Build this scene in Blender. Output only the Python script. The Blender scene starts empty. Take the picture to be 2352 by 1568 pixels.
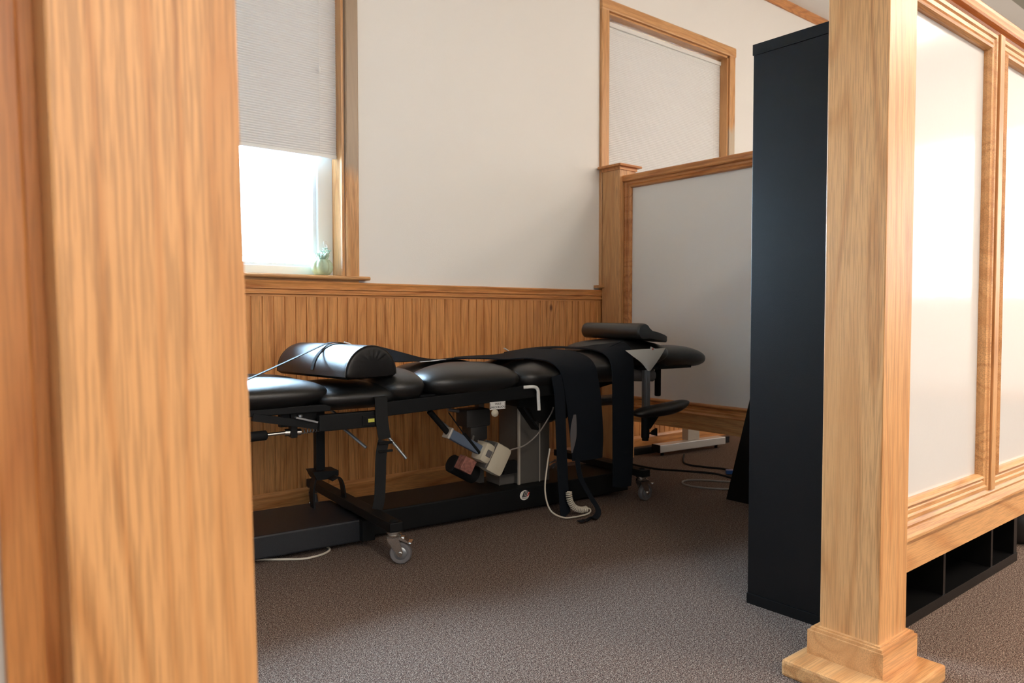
import bpy, bmesh, math, random
from mathutils import Vector, Matrix
random.seed(7)
SC = bpy.context.scene
COL = SC.collection

# ------------------------------------------------------------------ camera
cam_d = bpy.data.cameras.new('camera'); cam = bpy.data.objects.new('camera', cam_d); COL.objects.link(cam)
R_ = Vector((0.77229, -0.63527, 0)); U_ = Vector((0.022769, 0.02768, 0.999357)); F_ = Vector((0.634862, 0.771794, -0.035841))
cam.matrix_world = Matrix(((R_.x, U_.x, -F_.x, 0), (R_.y, U_.y, -F_.y, 0), (R_.z, U_.z, -F_.z, 1.0), (0, 0, 0, 1)))
cam_d.lens = 1714 / 2352 * 36; cam_d.sensor_width = 36; cam_d.clip_start = 0.02
cam_d.dof.use_dof = True; cam_d.dof.focus_distance = 2.9; cam_d.dof.aperture_fstop = 5.0
SC.camera = cam

# ------------------------------------------------------------------ world (bright overcast sky)
w = bpy.data.worlds.new('sky'); SC.world = w; w.use_nodes = True
nt = w.node_tree; bg = nt.nodes['Background']
tc = nt.nodes.new('ShaderNodeTexCoord'); sx = nt.nodes.new('ShaderNodeSeparateXYZ'); cr = nt.nodes.new('ShaderNodeValToRGB')
nt.links.new(tc.outputs['Generated'], sx.inputs[0]); nt.links.new(sx.outputs['Z'], cr.inputs[0]); nt.links.new(cr.outputs[0], bg.inputs[0])
cr.color_ramp.elements[0].color = (0.55, 0.78, 1.0, 1); cr.color_ramp.elements[1].color = (0.48, 0.74, 1.0, 1)
bg.inputs[1].default_value = 64.0
SC.view_settings.view_transform = 'Standard'; SC.view_settings.look = 'None'
SC.view_settings.gamma = 1; SC.view_settings.use_curve_mapping = False
SC.view_settings.exposure = 0.66

def area(name, loc, target, sx_, sy_, power, col, portal=False):
    l = bpy.data.lights.new(name, 'AREA'); l.shape = 'RECTANGLE'; l.size = sx_; l.size_y = sy_
    l.energy = power; l.color = col
    if portal: l.cycles.is_portal = True
    o = bpy.data.objects.new(name, l); COL.objects.link(o); o.location = loc
    o.rotation_euler = (Vector(target) - Vector(loc)).to_track_quat('-Z', 'Y').to_euler()
    return o
LAMPS = [(0.0, -2.2), (3.6, -2.2), (5.6, -1.8), (7.8, -1.5)]; LAMP_W = [58, 64, 92, 92]  # the first lamp is added to brighten the left post
CEIL_Z = 4.085; XLW = -3.4
for i, (x, y) in enumerate(LAMPS):
    area('ceiling_lamp', (x, y, CEIL_Z - 0.055), (x, y, 0), 1.1, 0.5, LAMP_W[i], (1.0, 0.885, 0.765))
# added area lamps before closed blinds, standing in for daylight of unseen windows
area('daylight_standin_right', (9.93, -1.4, 2.15), (0, -1.0, 1.2), 3.0, 1.85, 42, (0.92, 0.95, 1.0))
area('daylight_standin_rear', (1.2, -2.93, 2.15), (1.6, 2, 1.0), 2.6, 1.85, 24, (0.97, 0.97, 1.0))
area('portal_window', (1.125, 3.80, 1.53), (1.125, 0, 1.53), 1.45, 0.68, 1, (1, 1, 1), True)
area('portal_window', (-2.3, 3.80, 1.53), (-2.3, 0, 1.53), 1.4, .68, 1, (1, 1, 1), True)

# ------------------------------------------------------------------ materials
def mat(name):
    m = bpy.data.materials.new(name); m.use_nodes = True
    return m, m.node_tree, m.node_tree.nodes['Principled BSDF']
def node(nt, t, **k):
    n = nt.nodes.new(t)
    for a, b in k.items(): setattr(n, a, b)
    return n
def plain(name, col, rough=0.5, metal=0.0, bump=0.0, bscale=200, spec=0.5, coat=0.0, vary=0.0, vscale=8):
    m, nt, b = mat(name)
    b.inputs['Base Color'].default_value = (*col, 1); b.inputs['Roughness'].default_value = rough
    b.inputs['Metallic'].default_value = metal; b.inputs['Specular IOR Level'].default_value = spec
    b.inputs['Coat Weight'].default_value = coat
    tc = node(nt, 'ShaderNodeTexCoord')
    if bump:
        n = node(nt, 'ShaderNodeTexNoise'); n.inputs['Scale'].default_value = bscale; n.inputs['Detail'].default_value = 3
        nt.links.new(tc.outputs['Object'], n.inputs['Vector'])
        bp = node(nt, 'ShaderNodeBump'); bp.inputs['Strength'].default_value = bump; bp.inputs['Distance'].default_value = 0.002
        nt.links.new(n.outputs[0], bp.inputs['Height']); nt.links.new(bp.outputs[0], b.inputs['Normal'])
    if vary:
        n = node(nt, 'ShaderNodeTexNoise'); n.inputs['Scale'].default_value = vscale; n.inputs['Detail'].default_value = 5
        nt.links.new(tc.outputs['Object'], n.inputs['Vector'])
        r = node(nt, 'ShaderNodeValToRGB')
        r.color_ramp.elements[0].position = .3; r.color_ramp.elements[1].position = .7
        r.color_ramp.elements[0].color = (*[c * (1 - vary) for c in col], 1); r.color_ramp.elements[1].color = (*[min(1, c * (1 + vary)) for c in col], 1)
        nt.links.new(n.outputs[0], r.inputs[0]); nt.links.new(r.outputs[0], b.inputs['Base Color'])
    return m

def oak(name, axis, light, dark, rough=0.36, ring=9.0, bead=None, weather=None, seed=0.0):
    """oak: long cathedral figure along `axis`, fine pores; optional grey worn finish in a height range"""
    m, nt, b = mat(name)
    tc = node(nt, 'ShaderNodeTexCoord')
    mp = node(nt, 'ShaderNodeMapping')
    st = 0.11
    sc = [1.0, 1.0, 1.0]; sc['XYZ'.index(axis)] = st
    mp.inputs['Scale'].default_value = sc; mp.inputs['Location'].default_value = (seed, seed * .7, seed * .3)
    nt.links.new(tc.outputs['Object'], mp.inputs['Vector'])
    # figure: distorted noise turned into rings
    n1 = node(nt, 'ShaderNodeTexNoise'); n1.inputs['Scale'].default_value = ring * .55; n1.inputs['Detail'].default_value = 1.5; n1.inputs['Distortion'].default_value = 0.25
    nt.links.new(mp.outputs[0], n1.inputs['Vector'])
    mu = node(nt, 'ShaderNodeMath', operation='MULTIPLY'); mu.inputs[1].default_value = 22
    nt.links.new(n1.outputs[0], mu.inputs[0])
    fr = node(nt, 'ShaderNodeMath', operation='PINGPONG'); fr.inputs[1].default_value = 1.0
    nt.links.new(mu.outputs[0], fr.inputs[0])
    # pores
    mp2 = node(nt, 'ShaderNodeMapping'); sc2 = [1, 1, 1]; sc2['XYZ'.index(axis)] = 0.03
    mp2.inputs['Scale'].default_value = sc2; nt.links.new(tc.outputs['Object'], mp2.inputs['Vector'])
    n2 = node(nt, 'ShaderNodeTexNoise'); n2.inputs['Scale'].default_value = 330; n2.inputs['Detail'].default_value = 3
    nt.links.new(mp2.outputs[0], n2.inputs['Vector'])
    r2 = node(nt, 'ShaderNodeValToRGB'); r2.color_ramp.elements[0].position = .40; r2.color_ramp.elements[1].position = .56
    nt.links.new(n2.outputs[0], r2.inputs[0])
    # broad tone changes
    n3 = node(nt, 'ShaderNodeTexNoise'); n3.inputs['Scale'].default_value = 6; n3.inputs['Detail'].default_value = 2
    nt.links.new(mp.outputs[0], n3.inputs['Vector'])
    r1 = node(nt, 'ShaderNodeValToRGB')
    r1.color_ramp.elements[0].color = (*dark, 1); r1.color_ramp.elements[0].position = 0.0
    r1.color_ramp.elements[1].color = (*light, 1); r1.color_ramp.elements[1].position = 0.5
    nt.links.new(fr.outputs[0], r1.inputs[0])
    mx = node(nt, 'ShaderNodeMix', data_type='RGBA', blend_type='MULTIPLY')
    mx.inputs[0].default_value = 0.28
    nt.links.new(r1.outputs[0], mx.inputs[6]); nt.links.new(r2.outputs[0], mx.inputs[7])
    mx2 = node(nt, 'ShaderNodeMix', data_type='RGBA', blend_type='MIX')
    mx2.inputs[7].default_value = (*[(a * .55 + c * .45) for a, c in zip(light, dark)], 1)
    r3 = node(nt, 'ShaderNodeMapRange'); r3.inputs[1].default_value = .45; r3.inputs[2].default_value = .75; r3.inputs[4].default_value = .8
    nt.links.new(n3.outputs[0], r3.inputs[0]); nt.links.new(r3.outputs[0], mx2.inputs[0]); nt.links.new(mx.outputs[2], mx2.inputs[6])
    out = mx2.outputs[2]
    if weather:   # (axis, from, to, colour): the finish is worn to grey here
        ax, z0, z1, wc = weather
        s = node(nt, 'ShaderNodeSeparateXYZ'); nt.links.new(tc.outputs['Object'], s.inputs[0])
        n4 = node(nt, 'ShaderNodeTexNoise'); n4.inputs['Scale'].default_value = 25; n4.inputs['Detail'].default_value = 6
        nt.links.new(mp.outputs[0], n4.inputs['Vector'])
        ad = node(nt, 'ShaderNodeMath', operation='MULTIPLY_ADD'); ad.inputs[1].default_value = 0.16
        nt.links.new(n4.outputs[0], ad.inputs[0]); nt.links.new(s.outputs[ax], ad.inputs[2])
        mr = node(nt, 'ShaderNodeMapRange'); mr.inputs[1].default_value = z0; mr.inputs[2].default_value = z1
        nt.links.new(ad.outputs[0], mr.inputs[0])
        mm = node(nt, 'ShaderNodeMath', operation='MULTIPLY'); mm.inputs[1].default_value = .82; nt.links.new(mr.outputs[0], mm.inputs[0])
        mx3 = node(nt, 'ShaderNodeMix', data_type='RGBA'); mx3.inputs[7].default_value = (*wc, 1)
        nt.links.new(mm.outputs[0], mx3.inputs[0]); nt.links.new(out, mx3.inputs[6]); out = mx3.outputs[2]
    if bead:      # knots
        vo = node(nt, 'ShaderNodeTexVoronoi'); vo.inputs['Scale'].default_value = 2.6
        mp3 = node(nt, 'ShaderNodeMapping'); mp3.inputs['Scale'].default_value = (1, 1, .6)
        nt.links.new(tc.outputs['Object'], mp3.inputs['Vector']); nt.links.new(mp3.outputs[0], vo.inputs['Vector'])
        r4 = node(nt, 'ShaderNodeValToRGB'); r4.color_ramp.elements[0].position = .018; r4.color_ramp.elements[1].position = .05
        r4.color_ramp.elements[0].color = (.25, .16, .1, 1); nt.links.new(vo.outputs['Distance'], r4.inputs[0])
        mx4 = node(nt, 'ShaderNodeMix', data_type='RGBA', blend_type='MULTIPLY'); mx4.inputs[0].default_value = 1
        nt.links.new(out, mx4.inputs[6]); nt.links.new(r4.outputs[0], mx4.inputs[7]); out = mx4.outputs[2]
    nt.links.new(out, b.inputs['Base Color'])
    b.inputs['Roughness'].default_value = rough; b.inputs['Specular IOR Level'].default_value = .45
    bp = node(nt, 'ShaderNodeBump'); bp.inputs['Strength'].default_value = .12; bp.inputs['Distance'].default_value = .001
    nt.links.new(r2.outputs[0], bp.inputs['Height']); nt.links.new(bp.outputs[0], b.inputs['Normal'])
    return m
OL, OD = (0.68, 0.36, 0.148), (0.54, 0.25, 0.088)
M = {}
M['oak_z'] = oak('oak_vertical', 'Z', OL, OD, seed=1.3)
M['oak_x'] = oak('oak_along_wall', 'X', OL, OD, seed=4.1)
M['oak_y'] = oak('oak_across_room', 'Y', OL, OD, seed=7.7)
M['oak_trim_x'] = oak('oak_trim_x', 'X', (0.66, 0.29, 0.095), (0.47, 0.17, 0.048), seed=2.2)
M['oak_trim_y'] = oak('oak_trim_y', 'Y', (0.66, 0.29, 0.095), (0.47, 0.17, 0.048), seed=5.2)
M['oak_trim_z'] = oak('oak_trim_z', 'Z', (0.66, 0.29, 0.095), (0.47, 0.17, 0.048), seed=6.2)
M['oak_wall'] = oak('oak_beadboard', 'Z', (0.70, 0.315, 0.105), (0.50, 0.19, 0.055), ring=11, bead=True, seed=3.1)
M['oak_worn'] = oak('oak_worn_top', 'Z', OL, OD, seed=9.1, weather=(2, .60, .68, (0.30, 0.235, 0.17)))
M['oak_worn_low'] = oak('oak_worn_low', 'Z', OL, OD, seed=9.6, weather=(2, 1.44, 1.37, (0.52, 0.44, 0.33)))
M['wall'] = plain('painted_wall', (0.80, 0.775, 0.735), .75, bump=.25, bscale=170, spec=.2)
M['ceiling'] = plain('ceiling_paint', (0.80, 0.79, 0.76), .9, bump=.2, bscale=90, spec=.1)
M['ceil_tile'] = plain('ceiling_tile', (0.42, 0.42, 0.37), .95, bump=.4, bscale=60, spec=.1)
M['board'] = plain('glossy_white_panel', (0.63, 0.625, 0.61), .13, bump=.10, bscale=55, spec=.5)
M['board_far'] = plain('pearly_white_panel', (0.84, 0.83, 0.80), .20, bump=.25, bscale=260, spec=.5)
M['vinyl'] = plain('black_vinyl', (0.009, 0.009, 0.009), .35, bump=.35, bscale=420, spec=.8)
M['vinyl_side'] = plain('black_vinyl_gathered', (0.011, 0.010, 0.010), .38, bump=.3, bscale=420, spec=.5)
M['blacksteel'] = plain('black_powder_steel', (0.006, 0.0065, 0.007), .5, bump=.3, bscale=700, spec=.22)
M['basesteel'] = plain('black_dusty_steel', (0.012, 0.014, 0.018), .40, bump=.6, bscale=500, spec=.5)
M['laminate'] = plain('black_brown_laminate', (0.004, 0.0038, 0.0038), .33, bump=.15, bscale=300, spec=.32)
M['cloth'] = plain('black_cloth', (0.006, 0.009, 0.014), .75, bump=.6, bscale=900, spec=.2)
M['strap'] = plain('black_webbing', (0.012, 0.012, 0.012), .65, bump=.6, bscale=1200, spec=.3)
M['chrome'] = plain('chrome', (0.72, 0.72, 0.70), .22, 1.0)
M['steel'] = plain('grey_steel', (0.33, 0.35, 0.37), .35, .8)
M['silver'] = plain('silver_paint', (0.62, 0.62, 0.60), .35, .4, bump=.1, bscale=600)
M['alu'] = plain('grey_painted_column', (0.125, 0.115, 0.102), .5, .2, bump=.3, bscale=900)
M['alu_edge'] = plain('light_column_edge', (0.50, 0.45, 0.38), .45, .1)
M['beige'] = plain('beige_plastic', (0.60, 0.53, 0.40), .45, bump=.1, bscale=600)
M['bluegrey'] = plain('blue_grey_tube', (0.13, 0.17, 0.24), .5, .3)
M['rubber'] = plain('grey_rubber', (0.13, 0.12, 0.12), .6, bump=.2, bscale=400)
M['housing'] = plain('dark_grey_housing', (0.035, 0.032, 0.030), .5)
M['blackrub'] = plain('black_rubber', (0.008, 0.008, 0.008), .75, spec=.2)
M['white'] = plain('white_plastic', (0.78, 0.77, 0.74), .4)
M['vinylframe'] = plain('white_window_frame', (0.80, 0.84, 0.84), .4)
M['cord'] = plain('ivory_cable', (0.62, 0.55, 0.45), .5)
M['greycord'] = plain('grey_cable', (0.28, 0.25, 0.22), .6)
M['brass'] = plain('dull_brass', (0.40, 0.30, 0.16), .35, .8)
M['yellow'] = plain('yellow_label', (0.62, 0.60, 0.10), .5)
M['ink'] = plain('black_ink', (0.02, 0.02, 0.02), .6)
M['redink'] = plain('red_ink', (0.55, 0.05, 0.03), .6)
M['pinklabel'] = plain('pale_red_label', (0.26, 0.10, 0.075), .6, vary=.5, vscale=60)
M['paper'] = plain('white_paper', (0.82, 0.80, 0.74), .85)
M['blue'] = plain('blue_plastic', (0.02, 0.10, 0.32), .4)
M['green'] = plain('dark_green_cover', (0.10, 0.20, 0.10), .5)
M['pumpkin'] = plain('pale_green_glaze', (0.42, 0.52, 0.36), .35, vary=.2, vscale=20)
M['succ'] = plain('pale_green_leaf', (0.42, 0.56, 0.44), .5, vary=.2, vscale=30)
M['outside'] = plain('snowy_ground', (0.85, 0.86, 0.88), .9)
M['bark'] = plain('pale_bark', (0.30, 0.31, 0.33), .9, bump=.5, bscale=20)
M['lampglow'], _nt, _b = mat('lamp_diffuser')
_b.inputs['Emission Color'].default_value = (1, .9, .76, 1); _b.inputs['Emission Strength'].default_value = 6

def carpet():
    m, nt, b = mat('loop_carpet')
    tc = node(nt, 'ShaderNodeTexCoord')
    n = node(nt, 'ShaderNodeTexNoise'); n.inputs['Scale'].default_value = 300; n.inputs['Detail'].default_value = 4; n.inputs['Roughness'].default_value = .75
    n2 = node(nt, 'ShaderNodeTexNoise'); n2.inputs['Scale'].default_value = 95; n2.inputs['Detail'].default_value = 2
    n3 = node(nt, 'ShaderNodeTexNoise'); n3.inputs['Scale'].default_value = 7; n3.inputs['Detail'].default_value = 2
    for q in (n, n2, n3): nt.links.new(tc.outputs['Object'], q.inputs['Vector'])
    r = node(nt, 'ShaderNodeValToRGB'); e = r.color_ramp.elements
    e[0].position = .42; e[0].color = (.014, .009, .008, 1); e[1].position = .59; e[1].color = (.50, .395, .32, 1)
    k = e.new(.50); k.color = (.115, .080, .064, 1)
    nt.links.new(n.outputs[0], r.inputs[0])
    r2 = node(nt, 'ShaderNodeValToRGB'); e = r2.color_ramp.elements
    e[0].position = .35; e[0].color = (.55, .42, .40, 1); e[1].position = .65; e[1].color = (1.0, 1.0, .98, 1)
    nt.links.new(n2.outputs[0], r2.inputs[0])
    mx = node(nt, 'ShaderNodeMix', data_type='RGBA', blend_type='MULTIPLY'); mx.inputs[0].default_value = .8
    nt.links.new(r.outputs[0], mx.inputs[6]); nt.links.new(r2.outputs[0], mx.inputs[7])
    nt.links.new(mx.outputs[2], b.inputs['Base Color']); b.inputs['Roughness'].default_value = .95; b.inputs['Specular IOR Level'].default_value = .1
    bp = node(nt, 'ShaderNodeBump'); bp.inputs['Strength'].default_value = .15; bp.inputs['Distance'].default_value = .002
    nt.links.new(n.outputs[0], bp.inputs['Height']); nt.links.new(bp.outputs[0], b.inputs['Normal'])
    return m
M['carpet'] = carpet()

def shade_mat(name, col, trans):
    """pleated cellular shade cloth that lets some daylight through"""
    m, nt, b = mat(name)
    out = nt.nodes['Material Output']
    b.inputs['Base Color'].default_value = (*col, 1); b.inputs['Roughness'].default_value = .85; b.inputs['Specular IOR Level'].default_value = .1
    tl = node(nt, 'ShaderNodeBsdfTranslucent'); tl.inputs[0].default_value = (*col, 1)
    mx = node(nt, 'ShaderNodeMixShader'); mx.inputs[0].default_value = trans
    nt.links.new(b.outputs[0], mx.inputs[1]); nt.links.new(tl.outputs[0], mx.inputs[2]); nt.links.new(mx.outputs[0], out.inputs[0])
    return m
M['shade'] = shade_mat('cellular_shade_cloth', (0.76, 0.755, 0.74), .016)
M['blocking_shade'] = shade_mat('blocking_shade_cloth', (0.62, 0.60, 0.56), .012)
def glass_mat():
    m, nt, b = mat('window_glass'); out = nt.nodes['Material Output']
    tr = node(nt, 'ShaderNodeBsdfTransparent'); gl = node(nt, 'ShaderNodeBsdfGlossy'); gl.inputs['Roughness'].default_value = .02
    f = node(nt, 'ShaderNodeFresnel'); f.inputs[0].default_value = 1.35
    mx = node(nt, 'ShaderNodeMixShader'); nt.links.new(f.outputs[0], mx.inputs[0]); nt.links.new(tr.outputs[0], mx.inputs[1]); nt.links.new(gl.outputs[0], mx.inputs[2])
    nt.links.new(mx.outputs[0], out.inputs[0]); return m
M['glass'] = glass_mat()

# ------------------------------------------------------------------ mesh builder
def frame_of(d):
    d = Vector(d).normalized(); a = Vector((0, 0, 1)) if abs(d.z) < .9 else Vector((1, 0, 0))
    s = d.cross(a).normalized(); return s, s.cross(d).normalized()
def smooth_path(pts, n=6):
    P = [Vector(p) for p in pts]
    if len(P) < 3: return P
    out = []
    for i in range(len(P) - 1):
        a = P[max(i - 1, 0)]; b = P[i]; c = P[i + 1]; d = P[min(i + 2, len(P) - 1)]
        for k in range(n):
            t = k / n
            out.append(.5 * ((2 * b) + (c - a) * t + (2 * a - 5 * b + 4 * c - d) * t * t + (3 * b - a - 3 * c + d) * t ** 3))
    out.append(P[-1]); return out
class MB:
    def __init__(s): s.bm = bmesh.new(); s.sm = False
    def box(s, x0, x1, y0, y1, z0, z1, bev=0.0, rot=None, seg=2):
        t = bmesh.new(); bmesh.ops.create_cube(t, size=1)
        bmesh.ops.scale(t, vec=(abs(x1 - x0), abs(y1 - y0), abs(z1 - z0)), verts=t.verts)
        if bev: bmesh.ops.bevel(t, geom=t.edges[:], offset=bev, segments=seg, profile=.6, affect='EDGES')
        if rot is not None: bmesh.ops.transform(t, matrix=rot, verts=t.verts)
        bmesh.ops.translate(t, vec=((x0 + x1) / 2, (y0 + y1) / 2, (z0 + z1) / 2), verts=t.verts)
        return s.merge(t)
    def bar(s, a, b, w, h, bev=0.0, up=(0, 0, 1)):
        """rectangular bar from a to b, w across, h in the up direction"""
        a = Vector(a); b = Vector(b); d = (b - a); L = d.length; d.normalize()
        u = Vector(up); u = (u - d * u.dot(d)).normalized(); sd = u.cross(d)
        t = bmesh.new(); bmesh.ops.create_cube(t, size=1); bmesh.ops.scale(t, vec=(L, w, h), verts=t.verts)
        if bev: bmesh.ops.bevel(t, geom=t.edges[:], offset=bev, segments=2, profile=.6, affect='EDGES')
        m = Matrix((d, sd, u)).transposed().to_4x4(); m.translation = (a + b) / 2
        bmesh.ops.transform(t, matrix=m, verts=t.verts); return s.merge(t)
    def tube(s, pts, r, n=10, smooth=True, sub=6, rz=None):
        P = smooth_path(pts, sub) if smooth else [Vector(p) for p in pts]
        rings = []; s0 = None
        for i, p in enumerate(P):
            d = (P[min(i + 1, len(P) - 1)] - P[max(i - 1, 0)]).normalized()
            if s0 is None: s0, _ = frame_of(d)
            s0 = (s0 - d * s0.dot(d)).normalized(); u = s0.cross(d)
            rr = r if not callable(r) else r(i / (len(P) - 1))
            rings.append([s.bm.verts.new(p + (s0 * math.cos(2 * math.pi * k / n) + u * math.sin(2 * math.pi * k / n)) * rr) for k in range(n)])
        for a, b in zip(rings, rings[1:]):
            for k in range(n): s.bm.faces.new((a[k], a[(k + 1) % n], b[(k + 1) % n], b[k]))
        s.bm.faces.new(rings[0][::-1]); s.bm.faces.new(rings[-1]); return s
    def ribbon(s, pts, w, side, th=0.003, sub=6, wf=None):
        """flat strap following pts, w wide in direction `side`"""
        P = smooth_path(pts, sub); sd = Vector(side).normalized(); rows = []
        for i, p in enumerate(P):
            d = (P[min(i + 1, len(P) - 1)] - P[max(i - 1, 0)]).normalized()
            q = (sd - d * sd.dot(d)).normalized(); nrm = d.cross(q).normalized()
            ww = w if wf is None else w * wf(i / (len(P) - 1))
            rows.append([s.bm.verts.new(p + q * (ww / 2) * a + nrm * (th / 2) * b) for a, b in ((-1, -1), (1, -1), (1, 1), (-1, 1))])
        for a, b in zip(rows, rows[1:]):
            for k in range(4): s.bm.faces.new((a[k], a[(k + 1) % 4], b[(k + 1) % 4], b[k]))
        s.bm.faces.new(rows[0][::-1]); s.bm.faces.new(rows[-1]); return s
    def lathe(s, prof, c, axis=(0, 0, 1), n=24, mod=None):
        ax = Vector(axis).normalized(); e1, e2 = frame_of(ax); c = Vector(c); rings = []
        for r, h in prof:
            rings.append([s.bm.verts.new(c + ax * h + (e1 * math.cos(2 * math.pi * k / n) + e2 * math.sin(2 * math.pi * k / n)) * max(r, 1e-4) * (mod(k / n, h) if mod else 1)) for k in range(n)])
        for a, b in zip(rings, rings[1:]):
            for k in range(n): s.bm.faces.new((a[k], a[(k + 1) % n], b[(k + 1) % n], b[k]))
        s.bm.faces.new(rings[0][::-1]); s.bm.faces.new(rings[-1]); return s
    def cyl(s, a, b, r, n=20, bev=0.0):
        a = Vector(a); b = Vector(b); L = (b - a).length
        prof = [(r - bev, 0), (r, bev), (r, L - bev), (r - bev, L)] if bev else [(r, 0), (r, L)]
        return s.lathe(prof, a, b - a, n)
    def prism(s, poly, axis, a, b, mit0=0.0, mit1=0.0, org=(0, 0, 0)):
        """extrude a 2D outline. axis 'x': outline is (y,z); 'y': (x,z); 'z': (x,y)"""
        def P(p, t, i):
            if axis == 'x': return (t, p[0], p[1])
            if axis == 'y': return (p[0], t, p[1])
            return (p[0], p[1], t)
        v0 = [s.bm.verts.new(Vector(P(p, a, i)) + Vector(org)) for i, p in enumerate(poly)]
        v1 = [s.bm.verts.new(Vector(P(p, b, i)) + Vector(org)) for i, p in enumerate(poly)]
        n = len(poly)
        for k in range(n): s.bm.faces.new((v0[k], v0[(k + 1) % n], v1[(k + 1) % n], v1[k]))
        s.bm.faces.new(v0[::-1]); s.bm.faces.new(v1); return s
    def pad(s, u0, u1, v0, v1, z0, z1, a=6.0, b=2.6, n=18, fn=None):
        """stuffed cushion: rounded-rectangle plan, puffy section, fn(u,v,top)->dz shapes the top"""
        t = bmesh.new(); bmesh.ops.create_cube(t, size=2)
        bmesh.ops.subdivide_edges(t, edges=t.edges[:], cuts=n, use_grid_fill=True)
        cu, cv, cz = (u0 + u1) / 2, (v0 + v1) / 2, (z0 + z1) / 2; hu, hv, hz = (u1 - u0) / 2, (v1 - v0) / 2, (z1 - z0) / 2
        for v in t.verts:
            x, y, z = v.co
            x, y, z = [math.sin(q * math.pi / 2) if abs(q) < 1 else q for q in (x, y, z)]
            r = ((abs(x) ** a + abs(y) ** a) ** (b / a) + abs(z) ** b) ** (1 / b)
            x, y, z = x / r, y / r, z / r
            if z < 0: z = -min(1, -z * 1.3)
            p = Vector((cu + x * hu, cv + y * hv, cz + z * hz))
            if fn: p.z += fn(x, y, z)
            v.co = p
        return s.merge(t)
    def merge(s, t):
        m = bpy.data.meshes.new('t'); t.to_mesh(m); t.free(); s.bm.from_mesh(m); bpy.data.meshes.remove(m); return s
    def build(s, name, m, parent=None, off=None, smooth=False, auto=True):
        bmesh.ops.recalc_face_normals(s.bm, faces=s.bm.faces[:])
        if off is not None: bmesh.ops.translate(s.bm, vec=-Vector(off), verts=s.bm.verts)
        me = bpy.data.meshes.new(name); s.bm.to_mesh(me); s.bm.free()
        if smooth:
            for p in me.polygons: p.use_smooth = True
            if auto:
                try: me.set_sharp_from_angle(angle=math.radians(38))
                except Exception: pass
        o = bpy.data.objects.new(name, me); COL.objects.link(o)
        if m is not None: me.materials.append(M[m] if isinstance(m, str) else m)
        if parent is not None:
            o.parent = parent
        return o
def tag(o, label=None, cat=None, group=None, kind=None):
    if label: o['label'] = label
    if cat: o['category'] = cat
    if group: o['group'] = group
    if kind: o['kind'] = kind
    return o
def thing(name, loc, label=None, cat=None, rz=0.0, group=None, kind=None):
    o = bpy.data.objects.new(name, None); COL.objects.link(o); o.location = loc; o.rotation_euler = (0, 0, rz)
    o.empty_display_size = .05
    return tag(o, label, cat, group, kind)
def text(s, body, size, name, m, parent, loc, rot, align='CENTER', shear=0, ext=0.0004):
    c = bpy.data.curves.new(name, 'FONT'); c.body = body; c.size = size; c.align_x = align; c.align_y = 'CENTER'; c.extrude = ext; c.shear = shear
    o = bpy.data.objects.new('tmp', c); COL.objects.link(o)
    dg = bpy.context.evaluated_depsgraph_get(); me = bpy.data.meshes.new_from_object(o.evaluated_get(dg))
    bpy.data.objects.remove(o); bpy.data.curves.remove(c)
    q = bpy.data.objects.new(name, me); COL.objects.link(q); me.materials.clear(); me.materials.append(M[m]); q.parent = parent; q.location = loc; q.rotation_euler = rot
    return q

# ================================================================== THE ROOM
XL, XR, YB, YW = XLW, 10.0, -3.0, 3.66      # left, right, rear, far wall
RIDGE_Y, WALL_TOP = 2.63, 3.78
tag(MB().box(XL - .2, XR + .2, YB - .2, YW + .02, -.08, 0).build('floor', 'carpet'), kind='structure')
WIN = {1: (0.40, 1.85), 2: (3.875, 5.30), 3: (-3.05, -1.60)}   # clear openings in the far wall
ZS, ZT = 1.205, 3.11
b = MB(); xs = sorted([v for w_ in WIN.values() for v in w_]); prev = XL - .2
TH = .18
for i in range(0, len(xs), 2):
    b.box(prev, xs[i], YW, YW + TH, -.08, 4.4)
    b.box(xs[i], xs[i + 1], YW, YW + TH, -.08, ZS - .02); b.box(xs[i], xs[i + 1], YW, YW + TH, ZT, 4.4)
    prev = xs[i + 1]
b.box(prev, XR + .2, YW, YW + TH, -.08, 4.4)
tag(b.build('wall_back', 'wall'), kind='structure')
# right wall with one long window, rear wall with one long window, plain left wall
RW = (-2.9, 0.1); RZ = (1.2, 3.11)
b = MB(); b.box(XR, XR + .18, YB, RW[0], -.08, 4.4); b.box(XR, XR + .18, RW[1], YW, -.08, 4.4)
b.box(XR, XR + .18, RW[0], RW[1], -.08, RZ[0]); b.box(XR, XR + .18, RW[0], RW[1], RZ[1], 4.4)
tag(b.build('wall_right', 'wall'), kind='structure')
BWX = (-0.1, 2.5)
b = MB(); b.box(XL, BWX[0], YB - .18, YB, -.08, 4.4); b.box(BWX[1], XR, YB - .18, YB, -.08, 4.4)
b.box(BWX[0], BWX[1], YB - .18, YB, -.08, RZ[0]); b.box(BWX[0], BWX[1], YB - .18, YB, RZ[1], 4.4)
tag(b.build('wall_front', 'wall'), kind='structure')
tag(MB().box(XL - .18, XL, YB, YW, -.08, 4.4).build('wall_left', 'wall'), kind='structure')
tag(MB().prism([(YW + .18, WALL_TOP - .055), (RIDGE_Y, CEIL_Z), (RIDGE_Y, CEIL_Z + .1), (YW + .18, WALL_TOP + .05)], 'x', XL - .2, XR + .2).build('ceiling', 'ceiling'), kind='structure')
cf = MB().box(XL - .2, XR + .2, YB - .2, RIDGE_Y, CEIL_Z, CEIL_Z + .1)
tag(cf.build('ceiling', 'ceil_tile'), kind='structure')
# crown trim on the far wall
tag(MB().prism([(YW, 3.705), (YW - .014, 3.705), (YW - .018, 3.725), (YW - .03, 3.74), (YW - .03, 3.765), (YW - .022, 3.785), (YW, 3.785)], 'x', XL, XR).build('trim_1', 'oak_trim_x'), kind='structure')
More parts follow.
